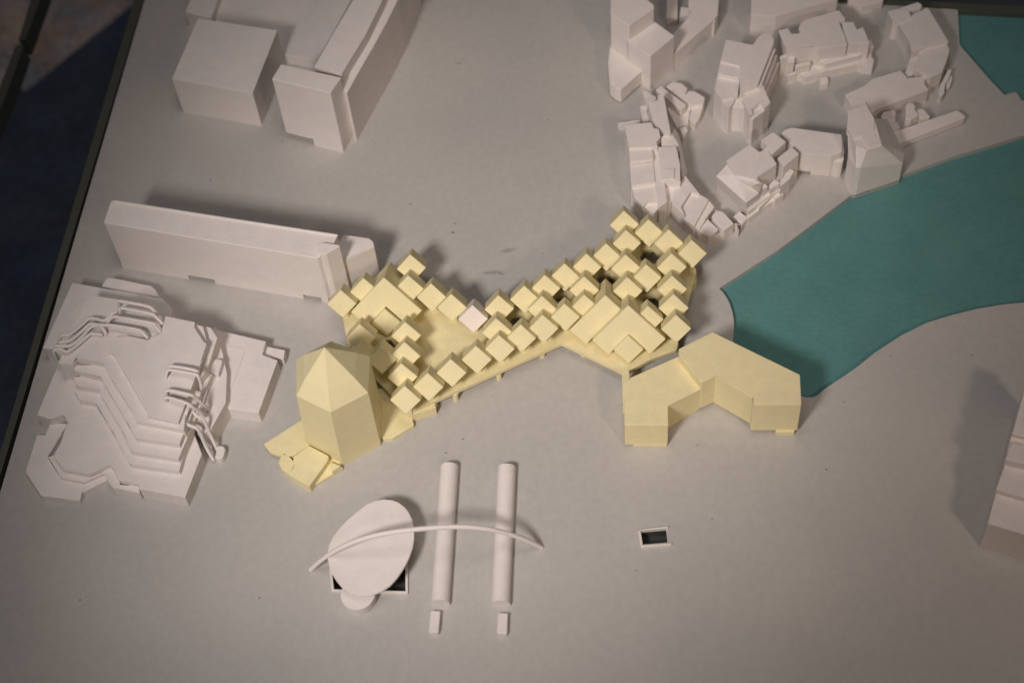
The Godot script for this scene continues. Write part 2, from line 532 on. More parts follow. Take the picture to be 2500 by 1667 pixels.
func station() -> void:
	var d := {"dish":[-139.2,164.6,-138.0,159.3,-135.3,154.2,-130.6,147.8,-125.1,142.4,-118.1,136.7,-111.2,132.0,-105.2,129.9,-99.4,129.6,-94.0,130.8,-89.6,133.2,-85.8,137.1,-82.9,141.7,-81.0,147.4,-80.1,154.1,-80.3,161.5,-81.8,168.7,-84.7,176.2,-88.8,183.5,-93.3,189.7,-98.2,194.8,-104.1,198.4,-109.8,200.1,-114.2,200.5,-118.5,200.0,-122.8,198.3,-127.0,195.6,-131.3,191.3,-134.6,186.1,-137.1,180.9,-138.6,175.4,-139.4,170.0],"lobe":[-121.3,195.9],"hole":[-139.0,171.2,-88.9,172.9,-89.8,192.8,-138.1,185.5],"arch":[-153.8,168.1,4.7,170.8,44.0],"tube":[[-53.3,7,101.2,-67.0,7,205.1],[-13.2,7,107.3,-26.8,7,210.5]]}
	var t := thing("dish_roof", "flat white egg shaped dish on a short stem above a dark square pit", "station roof")
	put("dish", prism(d.dish, 15.8, 17.5, 0.4), mats.white, t)
	var c := Vector2.ZERO
	for i in range(0, d.dish.size(), 2):
		c += Vector2(d.dish[i], d.dish[i + 1]) / (d.dish.size() / 2.0)
	var s := put("stem", column(9, 0, 16, 24), mats.white, t)
	s.position = Vector3(c.x - 4, 0, c.y - 12) * MM
	s = put("stair_drum", column(11.5, 0, 9, 40), mats.white, t)
	s.position = Vector3(d.lobe[0], 0, d.lobe[1] - 1.5) * MM
	var arch := thing("arch", "thin white arch spanning over the dish and both tubes", "arch")
	var pts := PackedVector3Array()
	for k in 25:
		var u := k / 24.0
		pts.append(Vector3(lerpf(d.arch[0], d.arch[2], u), d.arch[4] * (1.0 - pow(absf(2.0 * u - 1.0), 2.7)), lerpf(d.arch[1], d.arch[3], u)) * MM)
	put("hoop", pipe(pts, 0.0017, 14, 2), mats.white, arch)
	var labels := ["long white half round tube beside the egg shaped dish", "long white half round tube crossed by the low end of the arch"]
	for i in 2:
		var q: Array = d.tube[i]
		var a := Vector3(q[0], 2.5, q[2]) * MM
		var b := Vector3(q[3], 2.5, q[5]) * MM
		var o := thing("station_tube", labels[i], "tube", Vector3.ZERO)
		put("barrel", pipe(PackedVector3Array([a, a.lerp(b, 0.5), b]), 0.0064, 36, 2), mats.white, o)
	var f := thing("pit_frame", "thin white frame round the dark square pit under the dish", "frame")
	rim(f, d.hole, [0, 1, 2, 3], 1.6, 2.0)

func rim(parent: Node3D, flat: Array, sides: Array, wide: float, high: float) -> void:
	# bars set just outside the edges of a four sided hole
	var poly := plan(flat)
	var wider := shrunk(poly, -wide * MM)
	for i in sides:
		var j: int = (i + 1) % 4
		var q := [poly[i], poly[j], wider[j], wider[i]]
		var out := []
		for v in q:
			out.append_array([v.x / MM, v.y / MM])
		put("bar", prism(out, 0, high, 0.15), mats.white, parent)

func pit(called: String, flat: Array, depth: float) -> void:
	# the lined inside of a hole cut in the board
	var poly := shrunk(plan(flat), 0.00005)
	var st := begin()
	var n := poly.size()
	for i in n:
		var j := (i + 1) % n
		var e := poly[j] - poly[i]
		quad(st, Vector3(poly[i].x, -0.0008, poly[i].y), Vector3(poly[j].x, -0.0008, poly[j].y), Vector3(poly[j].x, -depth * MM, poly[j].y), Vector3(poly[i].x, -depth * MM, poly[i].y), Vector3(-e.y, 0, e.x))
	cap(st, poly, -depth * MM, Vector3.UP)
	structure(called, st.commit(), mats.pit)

func subway_frame() -> void:
	var d := {"hole":[72.9,166.1,90.3,167.3,89.9,177.3,73.1,176.8],"bars":[[71.4,166.3,91.9,166.2,91.8,167.7,71.4,167.2],[71.4,166.2,72.8,166.9,72.9,177.5,71.2,178.4],[71.4,178.1,92.4,179.1,92.3,180.2,71.4,179.8]]}
	var t := thing("stair_frame", "tiny white open frame round a dark stair hole in the empty board", "frame")
	for b in d.bars:
		put("bar", prism(b, 0, 2.0, 0.15), mats.white, t)

func ground() -> void:
	var land := [-419.0,324.1,366.1,424.0,515.3,-42.4,375.9,15.8,361.2,15.4,341.3,16.8,321.1,20.0,302.6,24.0,282.3,32.4,260.3,44.6,245.7,54.7,234.7,61.3,218.6,70.4,212.0,75.2,208.5,76.2,204.7,75.9,201.6,74.6,186.2,65.6,166.7,40.2,160.7,21.0,163.8,8.2,164.5,1.2,164.5,-5.4,163.8,-12.1,162.5,-17.8,160.6,-22.9,158.3,-26.9,208.2,-56.1,273.0,-100.5,276.6,-100.3,312.3,-109.7,315.3,-114.3,357.7,-126.7,417.2,-139.9,559.4,-180.1,564.8,-197.2,426.6,-175.5,425.2,-175.7,424.2,-182.2,423.3,-184.9,418.4,-184.9,413.6,-183.5,411.8,-187.2,405.8,-202.1,392.3,-239.6,391.7,-242.7,399.6,-281.3,288.5,-308.7,-196.5,-420.7,-280.0,-429.7]
	var root := CSGCombiner3D.new()
	root.name = "ground"
	add_child(root)
	root.set_meta("kind", "structure")
	var body := CSGPolygon3D.new()
	body.name = "board"
	var poly := PackedVector2Array()
	for i in range(0, land.size(), 2):
		poly.append(Vector2(land[i], land[i + 1]) * MM)
	body.polygon = poly
	body.depth = 0.012
	body.rotation.x = PI / 2
	body.position.y = -0.012
	body.material = mats.board
	root.add_child(body)
	for h in [{"dish":[-139.2,164.6,-138.0,159.3,-135.3,154.2,-130.6,147.8,-125.1,142.4,-118.1,136.7,-111.2,132.0,-105.2,129.9,-99.4,129.6,-94.0,130.8,-89.6,133.2,-85.8,137.1,-82.9,141.7,-81.0,147.4,-80.1,154.1,-80.3,161.5,-81.8,168.7,-84.7,176.2,-88.8,183.5,-93.3,189.7,-98.2,194.8,-104.1,198.4,-109.8,200.1,-114.2,200.5,-118.5,200.0,-122.8,198.3,-127.0,195.6,-131.3,191.3,-134.6,186.1,-137.1,180.9,-138.6,175.4,-139.4,170.0],"lobe":[-121.3,195.9],"hole":[-139.0,171.2,-88.9,172.9,-89.8,192.8,-138.1,185.5],"arch":[-153.8,168.1,4.7,170.8,44.0],"tube":[[-53.3,7,101.2,-67.0,7,205.1],[-13.2,7,107.3,-26.8,7,210.5]]}.hole, {"hole":[72.9,166.1,90.3,167.3,89.9,177.3,73.1,176.8],"bars":[[71.4,166.3,91.9,166.2,91.8,167.7,71.4,167.2],[71.4,166.2,72.8,166.9,72.9,177.5,71.2,178.4],[71.4,178.1,92.4,179.1,92.3,180.2,71.4,179.8]]}.hole]:
		var cut := CSGPolygon3D.new()
		cut.name = "cut"
		var q := PackedVector2Array()
		for i in range(0, h.size(), 2):
			q.append(Vector2(h[i], h[i + 1]) * MM)
		cut.polygon = q
		cut.depth = 0.05
		cut.rotation.x = PI / 2
		cut.position.y = -0.03
		cut.operation = CSGShape3D.OPERATION_SUBTRACTION
		cut.material = mats.board
		root.add_child(cut)
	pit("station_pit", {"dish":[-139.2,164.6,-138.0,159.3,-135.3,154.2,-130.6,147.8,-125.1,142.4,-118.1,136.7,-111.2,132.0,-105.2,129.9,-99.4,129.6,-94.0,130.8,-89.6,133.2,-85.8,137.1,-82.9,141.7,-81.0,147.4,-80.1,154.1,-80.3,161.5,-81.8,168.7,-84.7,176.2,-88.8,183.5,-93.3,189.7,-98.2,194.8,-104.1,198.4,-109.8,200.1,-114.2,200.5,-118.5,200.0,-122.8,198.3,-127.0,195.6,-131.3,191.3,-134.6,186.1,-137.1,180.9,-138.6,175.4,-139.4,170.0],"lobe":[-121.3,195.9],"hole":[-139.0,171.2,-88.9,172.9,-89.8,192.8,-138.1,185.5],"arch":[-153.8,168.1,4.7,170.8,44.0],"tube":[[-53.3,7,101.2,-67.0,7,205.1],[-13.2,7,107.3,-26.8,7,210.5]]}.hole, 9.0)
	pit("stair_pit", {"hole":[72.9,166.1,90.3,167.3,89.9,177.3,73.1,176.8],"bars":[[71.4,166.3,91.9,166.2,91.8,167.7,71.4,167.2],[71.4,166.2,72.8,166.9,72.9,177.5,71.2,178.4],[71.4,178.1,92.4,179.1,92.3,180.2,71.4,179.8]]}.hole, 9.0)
	structure("water", prism([103.4,104.5,127.2,-58.6,295.5,-174.6,380.0,-297.1,583.2,-251.3,455.0,149.6], -14, -4, 0), mats.water)
	var case_edge_1 := thing("case_edge", "long grey green glass edge running along the side of the board", "case edge")
	put("strip", prism([-279.5,-436.3,-287.9,-437.7,-422.3,296.3,-418.8,296.7], -60, 0.6, 0.2), mats.trim, case_edge_1)
	var case_edge_2 := thing("case_edge", "short dark glass edge lying apart from the board, upper piece", "case edge")
	put("strip", prism([-388.9,-479.8,-398.1,-481.2,-409.4,-409.6,-403.1,-408.7], -60, -40, 0.2), mats.trim, case_edge_2)
	var case_edge_3 := thing("case_edge", "short dark glass edge lying apart from the board, lower piece", "case edge")
	put("strip", prism([-411.2,-403.3,-404.1,-402.2,-415.9,-342.0,-426.7,-298.6,-433.8,-299.7], -60, -40, 0.2), mats.trim, case_edge_3)
	var case_edge_4 := thing("case_edge", "grey green glass edge running behind the upper rim of the board", "case edge")
	put("strip", prism([256.2,-321.6,339.1,-302.3,580.8,-247.2,578.0,-238.2,399.2,-279.0,400.1,-282.7,254.8,-314.0], -60, 0.6, 0.2), mats.trim, case_edge_4)
	structure("floor", prism([-838.2,-1297.3,-302.1,-1208.7,-267.4,228.4,-898.3,159.5], -560, -551, 0), mats.marble)
	structure("shade_sheet", prism([-595.6,-843.9,-588.8,-837.2,-442.2,-985.5,-127.7,-1172.8,-189.9,238.5,-894.9,161.5,-819.2,-734.2,-618.4,-809.0], -550.5, -545, 0), mats.navy)  # floor shade built as a dark sheet; no real carpet lies here

func _ready() -> void:
	var cam := Camera3D.new()
	cam.name = "camera"
	add_child(cam)
	cam.transform = Transform3D(Basis(Vector3(0.993865, -0.061735, 0.091764), Vector3(0.110598, 0.55477, -0.82462), -Vector3(0.0, -0.82971, -0.558194)), Vector3(0.0, 1.02123, 0.68704))
	cam.keep_aspect = Camera3D.KEEP_HEIGHT
	cam.fov = 23.1333
	cam.near = 0.05
	cam.far = 20.0
	var lens := CameraAttributesPhysical.new()
	lens.frustum_focal_length = 12.0 / tan(deg_to_rad(23.1333 / 2.0))
	lens.frustum_focus_distance = 1.2
	lens.frustum_near = 0.05
	lens.frustum_far = 20.0
	lens.exposure_aperture = 5.0
	cam.attributes = lens
	cam.current = true
	var env := Environment.new()
	env.background_mode = Environment.BG_COLOR
	env.background_color = Color(0.12, 0.12, 0.13)
	env.tonemap_mode = Environment.TONE_MAPPER_LINEAR
	env.tonemap_exposure = 1.0
	env.sdfgi_enabled = true
	env.ssao_enabled = true
	env.ssil_enabled = true
	var around := WorldEnvironment.new()
	around.name = "environment"
	around.environment = env
	add_child(around)
	plain("black", Color(0.03, 0.03, 0.03), 0.6)
	gallery_lamp("neutral gallery spotlight on the library side of the board", Vector3(-0.50, 1.02, 0.83), Vector3(-0.01, 0, -0.03), Color(1.0, 0.955, 0.935), 1.3, 17.0, 0.115)
	gallery_lamp("warm gallery spotlight on the harbour side of the board", Vector3(0.88, 1.50, 1.60), Vector3(0.18, 0, 0.01), Color(1.0, 0.885, 0.785), 0.78, 10.5, 0.115)
	fill_panel(Vector3(0.0, 1.75, 0.1), 0.6, Color(1.0, 0.95, 0.94), 0.42)
	paint("white", Color(0.915, 0.89, 0.87), 0.05, 0.6, 3, 0.11)
	paint("yellow", Color(0.93, 0.888, 0.705), 0.06, 0.55, 17, 0.09)
	paint("pale", Color(0.94, 0.905, 0.86), 0.05, 0.55, 23, 0.09)
	paint("water", Color(0.37, 0.56, 0.55), 0.08, 0.45, 41, 0.3)
	paint("navy", Color(0.33, 0.37, 0.44), 0.3, 0.85, 51, 0.6, false)  # dark blue carries the shade on the floor beyond the board
	paint("marble", Color(0.80, 0.75, 0.72), 0.5, 0.5, 57, 0.5, false)
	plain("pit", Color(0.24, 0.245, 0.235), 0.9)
	plain("trim", Color(0.34, 0.35, 0.31), 0.35)
	board_paint()
	ground()
	for d in blocks():
		building(d)
	tower()
	deck()
	large_cubes()
	cube_houses()
	station()
	subway_frame()

func blocks() -> Array:
	return [
		{"name":"cuboid_building","label":"plain white cuboid block standing in front of the low flat roofed hall","category":"building","group":"","material":"white","parts":[
			["prism","volume",[-249.4,-263.4,-184.0,-238.0,-163.2,-304.5,-229.1,-328.5],0,40,0.35]]},
		{"name":"courtyard_hall","label":"large white hall with tall curved wing, narrow ledge and low flat roof","category":"building","group":"","material":"white","parts":[
			["prism","end_block",[-163.1,-221.4,-118.0,-199.8,-109.0,-214.9,-155.7,-236.0],8,71,0.5],
			["prism","wing",[-130.0,-232.6,-109.2,-220.8,-87.9,-261.4,-73.2,-296.7,-56.3,-348.5,-77.5,-351.9,-97.1,-300.4,-113.7,-266.6],0,68,0.3],
			["prism","ledge",[-112.4,-219.9,-106.8,-210.5,-97.7,-229.6,-83.0,-259.0,-70.9,-284.6,-61.6,-306.1,-45.1,-355.9,-66.4,-359.3,-78.2,-308.6,-92.5,-272.9],0,57,0.3],
			["prism","low_roof",[-223.6,-330.9,-135.8,-294.9,-79.4,-415.7,-211.6,-436.8],0,9,0.3],
			["prism","side_wing",[-245.7,-361.8,-223.0,-349.9,-204.0,-426.9,-232.6,-431.5,-241.4,-374.9],0,17,0.5],
			["prism","foot",[-141.3,-211.1,-117.9,-199.9,-108.5,-219.7,-131.9,-230.8],0,8.05,0]]},
		{"name":"long_slab_building","label":"long narrow white slab with a stair tower and two notches along its foot","category":"building","group":"","material":"white","parts":[
			["prism","slab",[-293.4,-108.4,-289.0,-127.4,-287.1,-129.3,-195.2,-98.3,-118.5,-72.7,-121.4,-65.9,-128.7,-56.4,-134.5,-53.2],5.5,57,0.6],
			["prism","roof_edge",[-286.7,-128.6,-195.0,-97.6,-118.4,-72.0,-118.6,-70.9,-195.0,-96.3,-286.7,-127.3],57,58.2,0.2],
			["prism","stair_tower",[-133.7,-55.3,-132.8,-63.7,-129.4,-64.7,-118.0,-61.0,-116.9,-59.6,-127.5,-53.7],5.5,60,0.5],
			["prism","low_end",[-116.7,-87.2,-97.6,-81.0,-94.8,-77.6,-93.9,-73.2,-116.8,-62.6,-124.6,-55.1,-128.0,-63.3,-122.7,-75.9],0,38,0.5],
			["prism","foot",[-293.4,-108.5,-241.4,-90.5,-236.2,-105.5,-288.2,-123.5],0,5.55,0],
			["prism","foot",[-220.8,-83.3,-153.2,-59.9,-148.0,-74.9,-215.6,-98.3],0,5.55,0],
			["prism","foot",[-139.4,-55.1,-134.4,-53.3,-129.2,-68.3,-134.2,-70.1],0,5.55,0]]},
		{"name":"terraced_library","label":"white stepped library with terraces, sunken court and bent pipes on its roofs","category":"building","group":"","material":"white","parts":[
			["prism","rear_block",[-327.0,-86.6,-257.5,-62.3,-249.6,-50.9,-251.3,-39.7,-304.9,-5.5,-323.5,-7.9,-337.1,-26.4,-345.6,-29.1],0,17,0.5],
			["prism","rear_lobe",[-305.9,-83.7,-303.1,-89.8,-300.8,-91.4,-297.4,-90.7,-267.7,-79.0,-264.2,-75.0,-261.2,-67.6,-285.7,-74.4],0,12,0.5],
			["prism","entrance_deck",[-347.2,26.9,-336.9,31.5,-328.4,29.4,-323.4,36.9,-325.7,40.1,-328.7,53.8,-332.3,60.6,-332.0,64.8,-325.2,74.9,-306.6,81.3,-292.2,75.8,-290.3,77.8,-286.1,87.0,-284.7,89.2,-271.3,93.9,-270.7,97.5,-238.0,108.5,-226.7,75.2,-233.5,54.1,-225.1,-4.2,-215.8,-23.9,-255.5,-46.1,-315.9,-75.7,-334.3,-16.0],0,13.5,0.3],
			["prism","front_step",[-298.3,77.1,-296.1,75.3,-292.2,74.3,-290.7,76.0,-285.9,86.3,-285.3,89.9,-271.9,92.9,-271.0,98.8,-290.7,91.7,-294.3,85.7],0,9.5,0.3],
			["prism","terrace",[-314.9,21.8,-303.4,25.7,-302.5,27.1,-286.2,58.4,-286.5,58.6,-277.5,78.0,-275.2,80.4,-241.3,90.2,-239.0,79.9,-226.2,37.1,-281.2,-1.0,-320.0,12.4],13.5,19,0.25],
			["prism","terrace",[-315.0,13.5,-299.1,18.7,-297.7,23.7,-281.1,55.3,-281.9,53.9,-275.1,71.2,-272.7,73.6,-240.7,83.6,-237.8,76.1,-225.0,40.7,-279.6,2.8,-318.9,5.3],19,24.5,0.25],
			["prism","terrace",[-316.0,3.8,-297.0,11.7,-294.4,17.7,-276.8,51.6,-277.1,51.0,-271.2,63.6,-269.3,66.1,-238.9,75.1,-236.7,68.5,-223.9,33.7,-278.2,3.8,-318.6,-2.0],24.5,30,0.25],
			["prism","terrace",[-309.0,-59.7,-283.5,-51.5,-260.0,-42.7,-250.0,-31.2,-222.2,-19.3,-218.4,-2.2,-233.2,46.4,-234.6,67.2,-267.5,55.7,-268.5,55.5,-271.7,47.1,-289.1,14.9,-293.8,3.8,-312.3,-2.9,-313.9,-3.9,-316.7,1.7,-327.0,-1.1],13.5,35.5,0.3],
			["prism","roof_block",[-248.9,-29.3,-227.2,-21.0,-227.5,-16.7,-220.5,-2.8,-218.4,-0.9,-224.0,19.2,-222.0,13.3,-237.7,63.0,-259.5,54.9,-259.9,51.8,-285.8,-1.2,-285.9,-1.0,-290.1,-3.8,-286.1,-15.5,-276.5,-15.6,-261.3,-10.0,-252.1,-14.8],35.5,39.5,0.25],
			["prism","side_ledge",[-227.4,-26.4,-225.1,-24.0,-217.5,-20.6,-212.5,-10.9,-219.8,16.1,-230.7,31.0,-235.5,14.3,-226.8,-11.9,-231.5,-23.6],0,31,0.3],
			["prism","side_box",[-215.3,3.3,-211.2,4.1,-210.0,5.9,-212.9,17.3,-217.7,14.4,-220.5,11.3],0,25,0.4],
			["prism","side_ledge",[-223.6,12.0,-216.9,15.4,-222.1,32.4,-225.9,47.7,-229.6,44.6,-228.0,26.3],0,23,0.3],
			["prism","side_wall",[-229.4,-25.2,-216.1,-28.2,-211.8,-8.9,-207.8,13.0,-208.6,38.7,-218.6,58.7,-225.7,62.9,-236.7,46.9],0,20,0.3],
			["prism","drain_box",[-216.8,64.9,-212.9,65.9,-211.6,68.7,-212.9,74.7,-214.7,76.5,-219.2,74.9],0,6,0.5],
			["prism","annex",[-231.3,-37.1,-180.2,-15.6,-183.0,-4.4,-171.8,2.3,-186.2,45.8,-207.9,39.4,-228.3,4.3],0,13,0.5],
			["prism","annex_step",[-185.2,-16.2,-167.1,-9.3,-168.4,-1.4,-175.1,-3.7,-185.3,-5.6],0,8,0.4],
			["prism","annex_plate",[-206.9,-14.9,-198.1,-11.9,-195.6,-9.4,-205.9,23.2,-210.5,22.6,-208.7,1.1],13,13.6,0.2],
			["prism","court_ring",[-355.1,68.6,-348.8,38.6,-342.6,39.3,-340.0,30.5,-335.6,30.8,-325.9,32.0,-328.0,35.0,-339.0,56.7,-338.8,59.8,-329.2,76.5,-312.8,82.7,-296.9,77.6,-295.4,82.9,-312.8,90.8,-314.7,97.1,-342.7,89.5],0,5.5,0.4],
			["prism","court_step",[-338.3,60.1,-328.2,78.6,-311.5,84.5,-297.0,78.7,-294.1,73.0,-308.2,76.8,-327.0,69.8,-332.1,58.8],0,8.5,0.25],
			["tube","pipe",[-330.5,24,-10.3,-330.5,33,-9.9,-330.0,38,-10.6,-325.6,39,-10.5,-320.0,39,-7.8,-313.3,38,-13.1,-304.6,38,-21.3,-301.8,38,-21.7,-294.9,38,-19.8],1.25],
			["tube","pipe",[-330.7,36,-12.9,-328.4,39.5,-13.5,-322.9,39.5,-12.8,-317.6,39,-13.0,-310.6,39,-18.6,-304.2,40,-25.4,-299.0,41,-26.5,-295.2,41,-24.9,-292.6,37,-20.1],1.25],
			["tube","pipe",[-328.9,34,-17.8,-325.2,40,-16.1,-317.9,40,-16.7,-310.5,40,-22.9,-304.5,41,-28.1,-300.1,42,-27.4,-294.2,43,-25.0,-285.0,43,-23.2,-268.4,43,-17.4,-264.9,42,-15.4,-261.4,39,-11.5],1.25],
			["tube","pipe",[-327.7,34,-21.5,-324.2,40,-21.7,-318.3,40,-22.3,-309.9,40,-29.5,-304.8,41,-33.4,-299.7,41,-32.7,-293.8,42,-29.6,-289.6,44,-30.1,-286.0,46,-32.1,-283.3,46,-33.4],1.25],
			["tube","pipe",[-291.6,40,-29.2,-287.8,44,-29.3,-284.0,46,-29.1,-279.8,46,-27.4,-257.7,46,-19.7,-254.9,44,-18.2,-252.3,39.5,-15.7],1.25],
			["tube","pipe",[-282.7,38,-35.6,-281.0,46,-34.8,-278.3,46,-35.6,-258.4,46,-28.1,-254.7,44,-25.9,-250.6,39.5,-22.4],1.25],
			["tube","pipe",[-284.0,38,-44.2,-281.8,46,-42.2,-279.0,46,-41.8,-261.8,46,-35.6,-256.7,44,-32.6,-254.2,39,-31.0],1.25],
			["tube","pipe",[-247.6,39.5,25.4,-245.7,44,23.2,-242.5,45.5,22.5,-225.9,45.5,28.2,-223.1,44,29.9,-223.0,36,31.2,-224.3,28,32.3],1.25],
			["tube","pipe",[-246.6,39.5,20.7,-244.2,44,19.7,-241.2,45.5,19.5,-226.8,45.5,24.3,-223.4,43,25.5],1.25],
			["tube","pipe",[-246.2,39.5,39.8,-245.8,44,39.6,-243.0,45.5,39.6,-229.2,45.5,44.8,-225.7,41,45.0,-221.5,28,44.9,-220.7,17,42.4],1.25],
			["tube","pipe",[-246.1,39.5,44.6,-246.3,44,45.3,-243.7,45.5,45.5,-230.9,45,51.5,-226.7,40,53.1,-223.2,30,51.1,-222.9,17,47.4],1.25],
			["tube","pipe",[-230.8,38,49.3,-234.5,33,55.1,-235.3,31,57.7,-233.1,31,60.3,-227.3,29,62.9,-225.7,24,63.8,-224.7,12,67.1,-220.9,4,74.3,-220.1,1.5,74.0],1.25],
			["tube","pipe",[-228.8,35,51.9,-226.5,33,55.1,-222.5,31,57.0,-221.3,26,58.3,-220.3,14,61.1,-217.6,3,67.5],1.25]]},
		{"name":"roof_vent","label":"small white block lying before the end of the tube beside the dish","category":"block","group":"","material":"white","parts":[
			["prism","volume",[-73.5,210.1,-67.1,211.2,-69.5,226.6,-75.9,225.4],0,4.5,0.5]]},
		{"name":"roof_vent","label":"small white block lying before the end of the outer tube","category":"block","group":"","material":"white","parts":[
			["prism","volume",[-29.0,217.2,-22.6,218.1,-24.5,232.9,-31.1,231.7],0,4.5,0.5]]},
		{"name":"low_school_building","label":"low yellow angular building with two unequal roof levels and recessed foot","category":"building","group":"","material":"yellow","parts":[
			["prism","lower_block",[74.3,67.2,79.3,61.3,116.2,47.6,127.7,76.8,103.1,87.1,100.8,102.9,71.0,99.0],2.5,29,0.4],
			["prism","upper_block",[116.1,47.4,141.7,36.4,195.8,79.6,192.3,103.8,160.0,99.6,160.2,94.0,138.3,73.6,127.5,77.3,115.7,52.2],4,38,0.4],
			["prism","foot",[76.8,100.0,100.1,103.0,100.4,90.3,127.3,75.5,121.4,66.8,80.1,71.9],0,2.6,0],
			["prism","foot",[177.0,103.7,189.7,105.3,194.4,86.8,165.6,72.5,138.9,70.6,138.6,72.2,158.7,86.4,178.2,97.2],0,4.1,0]]},
		{"name":"tower_podium","label":"pale yellow low podium of curved and tilted plates at the tower foot","category":"podium","group":"","material":"yellow","parts":[
			["prism","canopy",[-183.9,68.5,-156.5,51.9,-145.4,60.9,-152.2,74.0,-162.7,80.9,-173.5,78.9,-179.4,75.6],4,7,0.4],
			["prism","canopy_wall",[-171.2,62.1,-156.5,53.2,-150.5,69.5,-162.7,77.2,-171.8,72.3],0,6.9,0],
			["prism","plate",[-151.4,75.1,-137.3,85.6,-138.2,89.6,-151.8,108.5,-166.5,96.5,-162.5,91.1,-162.7,83.3],0,9.5,0.5],
			["prism","curved_wall",[-173.5,84.6,-172.1,80.6,-169.7,77.7,-166.7,79.5,-162.8,85.1,-162.8,91.9,-166.9,95.2,-171.6,90.3],0,7,0.5],
			["prism","corner_plate",[-137.4,88.8,-129.7,93.6,-135.9,97.3],0,7,0.3],
			["prism","plinth",[-167.6,93.6,-152.8,106.2,-128.6,93.1,-135.3,78.4,-152.8,71.6,-163.9,84.0],0,3,0.3]]},
		{"name":"corner_tower_block","label":"white corner block in three stepped heights with a long lower wing","category":"building","group":"","material":"white","parts":[
			["prism","tall_volume",[107.2,-265.3,120.0,-249.2,142.4,-265.2,142.5,-269.2,138.8,-274.9,130.1,-291.5,111.4,-294.5],0,57,0.4],
			["prism","middle_volume",[119.3,-247.8,134.5,-230.2,156.7,-248.9,142.9,-267.6,136.3,-269.6,109.8,-283.9],0,40,0.4],
			["prism","front_volume",[106.8,-269.8,131.0,-238.6,109.1,-218.8,105.0,-222.4,101.4,-227.9,102.7,-249.3],2.5,17,0.4],
			["prism","foot",[108.4,-280.0,131.0,-249.9,113.5,-227.6,107.9,-232.2,103.4,-240.3],0,2.6,0],
			["prism","wing",[159.5,-272.5,174.6,-289.2,178.0,-296.5,175.9,-299.4,179.2,-316.3,204.0,-312.4,198.9,-288.3,192.5,-281.3,158.8,-251.7,141.9,-242.4,135.6,-263.5],0,18,0.35],
			["prism","buttress",[193.5,-284.7,200.1,-299.3,201.2,-297.8,195.0,-281.2],0,16,0.2],
			["prism","yard_block",[162.5,-327.1,171.3,-325.7,166.8,-297.4,157.5,-299.1],0,10,0.3],
			["prism","yard_block",[171.9,-312.0,178.7,-309.6,178.0,-302.2,169.0,-300.1],0,8,0.3]]},
		{"name":"flat_terrace_row","label":"white flat roofed row with folded front wall at the rim of the board","category":"building","group":"","material":"white","parts":[
			["prism","volume",[229.2,-303.3,224.5,-279.4,244.4,-274.7,262.9,-278.8,272.6,-281.2,297.8,-286.3,299.3,-292.4],0,23,0.3],
			["prism","end_volume",[309.3,-294.6,311.6,-303.5,340.4,-299.0,338.2,-291.5,319.2,-287.9],0,9,0.3]]},
		{"name":"mansard_block","label":"white angular block with stepped roof ledges and a notched corner house","category":"building","group":"","material":"white","parts":[
			["prism","main_volume",[196.8,-240.0,216.5,-231.2,222.2,-238.3,227.0,-242.3,233.3,-240.6,234.2,-233.7,233.3,-229.7,213.7,-189.5,198.8,-185.2,203.2,-210.8,188.7,-217.9],0,39,0.3],
			["prism","roof_ledge",[189.1,-219.7,204.0,-212.6,202.4,-200.8,200.0,-199.7,184.9,-206.8],0,37,0.3],
			["prism","roof_ledge",[185.3,-209.0,202.2,-203.3,197.3,-185.0,184.5,-182.1,180.5,-194.6],0,33,0.3],
			["prism","dormer",[183.9,-182.8,188.0,-189.9,195.4,-188.0,193.4,-179.8,188.7,-174.4],0,31.5,0.3],
			["prism","link_volume",[195.5,-188.6,206.7,-196.5,203.1,-175.6,194.4,-176.9,191.7,-180.9],0,28,0.3],
			["prism","corner_house",[200.4,-181.0,205.4,-190.9,215.2,-196.0,217.8,-198.4,221.2,-174.1,215.2,-168.4,205.4,-161.5,203.2,-162.4],0,30,0.2],
			["prism","corner_roof",[200.4,-181.0,205.4,-190.9,215.2,-196.0,217.8,-198.4,221.2,-174.1,215.2,-168.8,213.3,-174.9,205.3,-169.9,205.8,-164.9,203.2,-162.4],30,33,0.3],
			["prism","facade_rib",[225.6,-227.0,235.3,-228.9,215.6,-188.6,208.2,-188.5],0,34,0.2],
			["prism","facade_rib",[225.6,-227.0,237.2,-228.6,217.5,-188.3,208.2,-188.5],0,27,0.2],
			["prism","facade_rib",[225.6,-227.0,239.2,-228.3,219.4,-188.0,208.2,-188.5],0,19,0.2]]},
		{"name":"stepped_terrace_block","label":"white block with many staggered terraces on its front, between two streets","category":"building","group":"","material":"white","parts":[
			["prism","main_volume",[242.0,-252.9,250.0,-254.2,252.1,-247.3,258.8,-247.8,258.4,-252.9,261.2,-258.1,267.0,-261.9,294.3,-267.9,297.4,-257.0,291.8,-255.3,292.9,-240.7,293.3,-229.4,270.1,-228.4,266.8,-231.3,244.7,-230.6],0,29,0.3],
			["prism","side_volume",[294.5,-256.2,303.8,-254.8,305.2,-246.4,310.2,-248.1,311.6,-230.4,303.5,-231.6,294.3,-231.1,293.4,-243.2],0,27,0.3],
			["prism","terrace",[275.5,-226.5,305.6,-233.1,312.7,-238.9,291.4,-242.1,272.7,-240.0,270.4,-232.8],0,15.5,0.3],
			["prism","terrace",[263.2,-232.1,271.0,-234.9,270.0,-229.9,276.0,-224.2,305.2,-229.7,317.8,-236.6,317.9,-245.4,264.0,-242.2],0,14.5,0.3],
			["prism","terrace",[250.7,-222.2,251.6,-225.6,264.0,-227.9,263.6,-224.0],0,16.5,0.3],
			["prism","terrace",[257.5,-217.2,257.7,-221.1,277.2,-225.3,277.1,-221.6],0,9,0.3],
